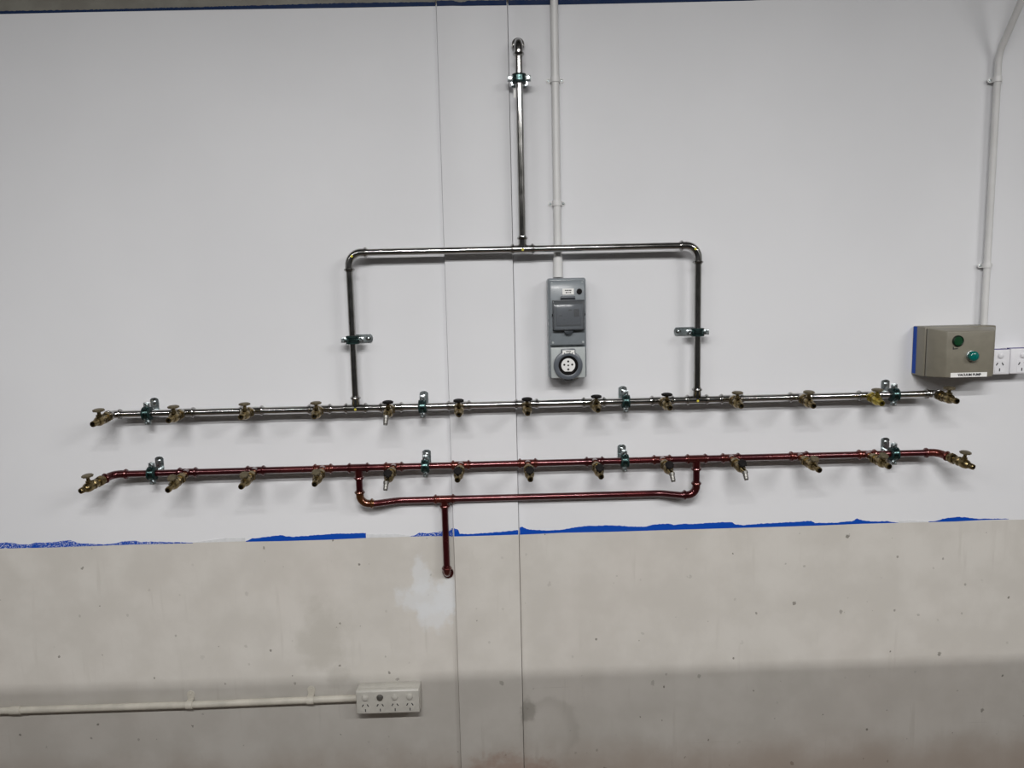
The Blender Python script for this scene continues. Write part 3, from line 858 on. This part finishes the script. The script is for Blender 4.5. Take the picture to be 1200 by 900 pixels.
# lid: slanting sides up to a smaller front face
lz0, lz1 = VZ0 + .001, VZ1 - .003
lo_ = [(VX0 + .002, -.0645, lz0), (VX1 - .002, -.0645, lz0), (VX1 - .002, -.0645, lz1), (VX0 + .002, -.0645, lz1)]
md_ = [(VX0 + .003, -.076, lz0), (VX1 - .004, -.076, lz0), (VX1 - .004, -.076, lz1), (VX0 + .003, -.076, lz1)]
hi_ = [(1.1795, -.112, lz0 + .001), (1.304, -.112, lz0 + .001), (1.304, -.112, lz1 - .0075), (1.1795, -.112, lz1 - .0075)]
fs = [(3, 2, 1, 0), (8, 9, 10, 11)]
for k in (0, 4):
    for i in range(4): fs.append((k + i, k + (i + 1) % 4, k + 4 + (i + 1) % 4, k + 4 + i))
MB().add(lo_ + md_ + hi_, fs).build('lid', 'beige', vb, .003, 3)
MB().box(VX0 + .0045, VX1 - .0035, -.066, -.058, VZ0 + .003, VZ1 - .004).build('lid_gasket', 'bore', vb)
MB().box(VX0 - .0006, VX0 + .001, -.021, -.004, VZ0 + .004, VZ1 - .001).build('blue_paint_edge', 'blue', vb, .0003, 1)['label'] = 'blue paint along the back edge'
for z in (VZ0 + .006, VZ1 - .008):
    MB().lathe([(0, 0), (0, .0035), (.002, .003), (.002, 0)], (VX0 + .010, -.0765, z), F, 12).build('lid_screw', 'iso_dark', vb)
b1 = thing('start_button', '', '', (0, 0, 0)); b1.parent = vb; del b1['label']; del b1['category']
BC1, BC2 = (1.2065, -.1118, 1.3822), (1.2435, -.1118, 1.3425)
MB().lathe([(0, .0118), (0, .0150), (.004, .0146), (.0055, .0130), (.0045, .0118)], BC1, F, 28).build('bezel', 'green_rim', b1)
MB().lathe([(0, 0), (0, .0120), (.0035, .0120), (.0042, .0112), (.0044, 0)], BC1, F, 28).build('button', 'green_dark', b1)
b2 = thing('stop_button', '', '', (0, 0, 0)); b2.parent = vb; del b2['label']; del b2['category']
MB().lathe([(0, 0), (0, .0140), (.005, .0138), (.006, .0118), (.006, 0)], BC2, F, 28).build('bezel', 'zinc', b2)
MB().lathe([(.005, 0), (.005, .0128), (.012, .0134), (.016, .0125), (.0185, .0095), (.0195, .005), (.0197, 0)], BC2, F, 28).build('button', 'green_teal', b2)
MB().prism([(1.1945, -.1118, 1.3675), (1.1965, -.1118, 1.3675), (1.1965, -.1118, 1.3625), (1.2075, -.1118, 1.3635), (1.2075, -.1118, 1.3612), (1.1945, -.1118, 1.3600)], (0, -.0008, 0)).build('mark', 'ink', vb)
vl = MB().box(1.1915, 1.2885, -.1129, -.1118, 1.2862, 1.2982).build('name_label', 'label', vb)
tcv = bpy.data.curves.new('vacuum_pump_text', 'FONT')
tcv.body = 'VACUUM PUMP'
tcv.align_x = 'CENTER'; tcv.align_y = 'CENTER'
tcv.size = .0088; tcv.offset = .0004; tcv.extrude = .0002
to = bpy.data.objects.new('tmp_text', tcv)
C.objects.link(to)
bpy.context.view_layer.update()
tme = bpy.data.meshes.new_from_object(to.evaluated_get(bpy.context.evaluated_depsgraph_get()))
bpy.data.objects.remove(to)
tme.transform(Matrix.Translation((1.2415, -.1131, 1.2921)) @ Matrix.Rotation(PI / 2, 4, 'X'))
tme.materials.clear()
link('lettering', tme, 'ink', vl)

# ------------------------------------------------------------------ power outlets
def slots(parent, x, z, y, mat='ink', k=1.):
    """Australian three-slot pattern: two slanting, one upright"""
    for dx, dz, a in ((-.0078 * k, .006 * k, .52), (.0078 * k, .006 * k, -.52), (0, -.0098 * k, 0)):
        c, s = math.cos(a), math.sin(a)
        hw, hh = .0014 * k, .0042 * k
        pts = [(x + dx + px * c + pz * s, y, z + dz - px * s * 0 + pz * c - px * s) for px, pz in ((-hw, -hh), (hw, -hh), (hw, hh), (-hw, hh))]
        MB().prism(pts, (0, -.0005, 0)).build('slot', mat, parent)
def rocker(parent, x, z, y, mat, r=.0085):
    o = MB().lathe([(0, 0), (0, r + .0012), (.0014, r + .0008), (.0016, r), (.0046, r * .92), (.006, r * .6), (.006, 0)], (x, y, z), (0, -1, -.06), 22).build('switch', mat, parent)
    return o
def outlet(label, x0, x1, z0, z1, sx, two=False):
    t = thing('power_outlet', label, 'power outlet', (0, 0, 0), 'outlets beside the pump box')
    MB().box(x0 + .001, x1 - .001, -.038, -.0002, z0 + .001, z1 - .001).build('mounting_block', 'gpo', t, .002)
    p = MB().box(x0, x1, -.050, -.0375, z0, z1).build('plate', 'gpo', t, .0028, 3)
    MB().box(x0 + .001, x1 - .001, -.040, -.030, z1 - .0012, z1 + .0014).build('paint_edge', 'violet', t)['label'] = 'violet line along the top edge'
    rocker(p, sx, 1.3345, -.0498, 'gpo', .0075)
    MB().box(sx - .0145, sx + .0145, -.0508, -.0495, 1.287, 1.3215).build('socket_pad', 'gpo', p, .0006, 1)
    slots(p, sx - .001, 1.3055, -.0507, 'ink')
    return t
outlet('white switched power outlet touching the right side of the beige pump box', 1.3425, 1.3905, 1.2825, 1.3500, 1.3635)
outlet('white switched power outlet cut off by the right edge of the picture', 1.3925, 1.4550, 1.2835, 1.3520, 1.4245)

qo = thing('four_way_outlet', 'old cream four-way power outlet low on the wall at the conduit end', 'power outlet', (0, 0, 0))
QX0, QX1, QZ0, QZ1 = -.4250, -.2475, .3540, .4250
MB().box(QX0 + .001, QX1 + .002, -.030, -.0002, QZ0 + .001, QZ1).build('mounting_block', 'gpo_old', qo, .002)
qp = profile_x(MB(), QX0, QX1, [(.0295, QZ0), (.044, QZ0 + .0005), (.046, QZ0 + .003), (.046, QZ1 - .005), (.0425, QZ1 - .0005), (.0295, QZ1)]).build('plate', 'gpo_old', qo, .0014)
for i in range(4):
    x = -.4000 + .0420 * i
    s = rocker(qp, x, .4035, -.0458, 'gpo_old' if i != 1 else 'tail', .0082)
    if i == 1: s['label'] = 'worn grey switch'
    MB().lathe([(0, 0), (0, .0148), (.0008, .0144), (.0010, 0)], (x, -.0458, .3755), F, 24).build('socket_pad', 'gpo_old', qp)
    slots(qp, x, .3755, -.0468, 'ink', .92)
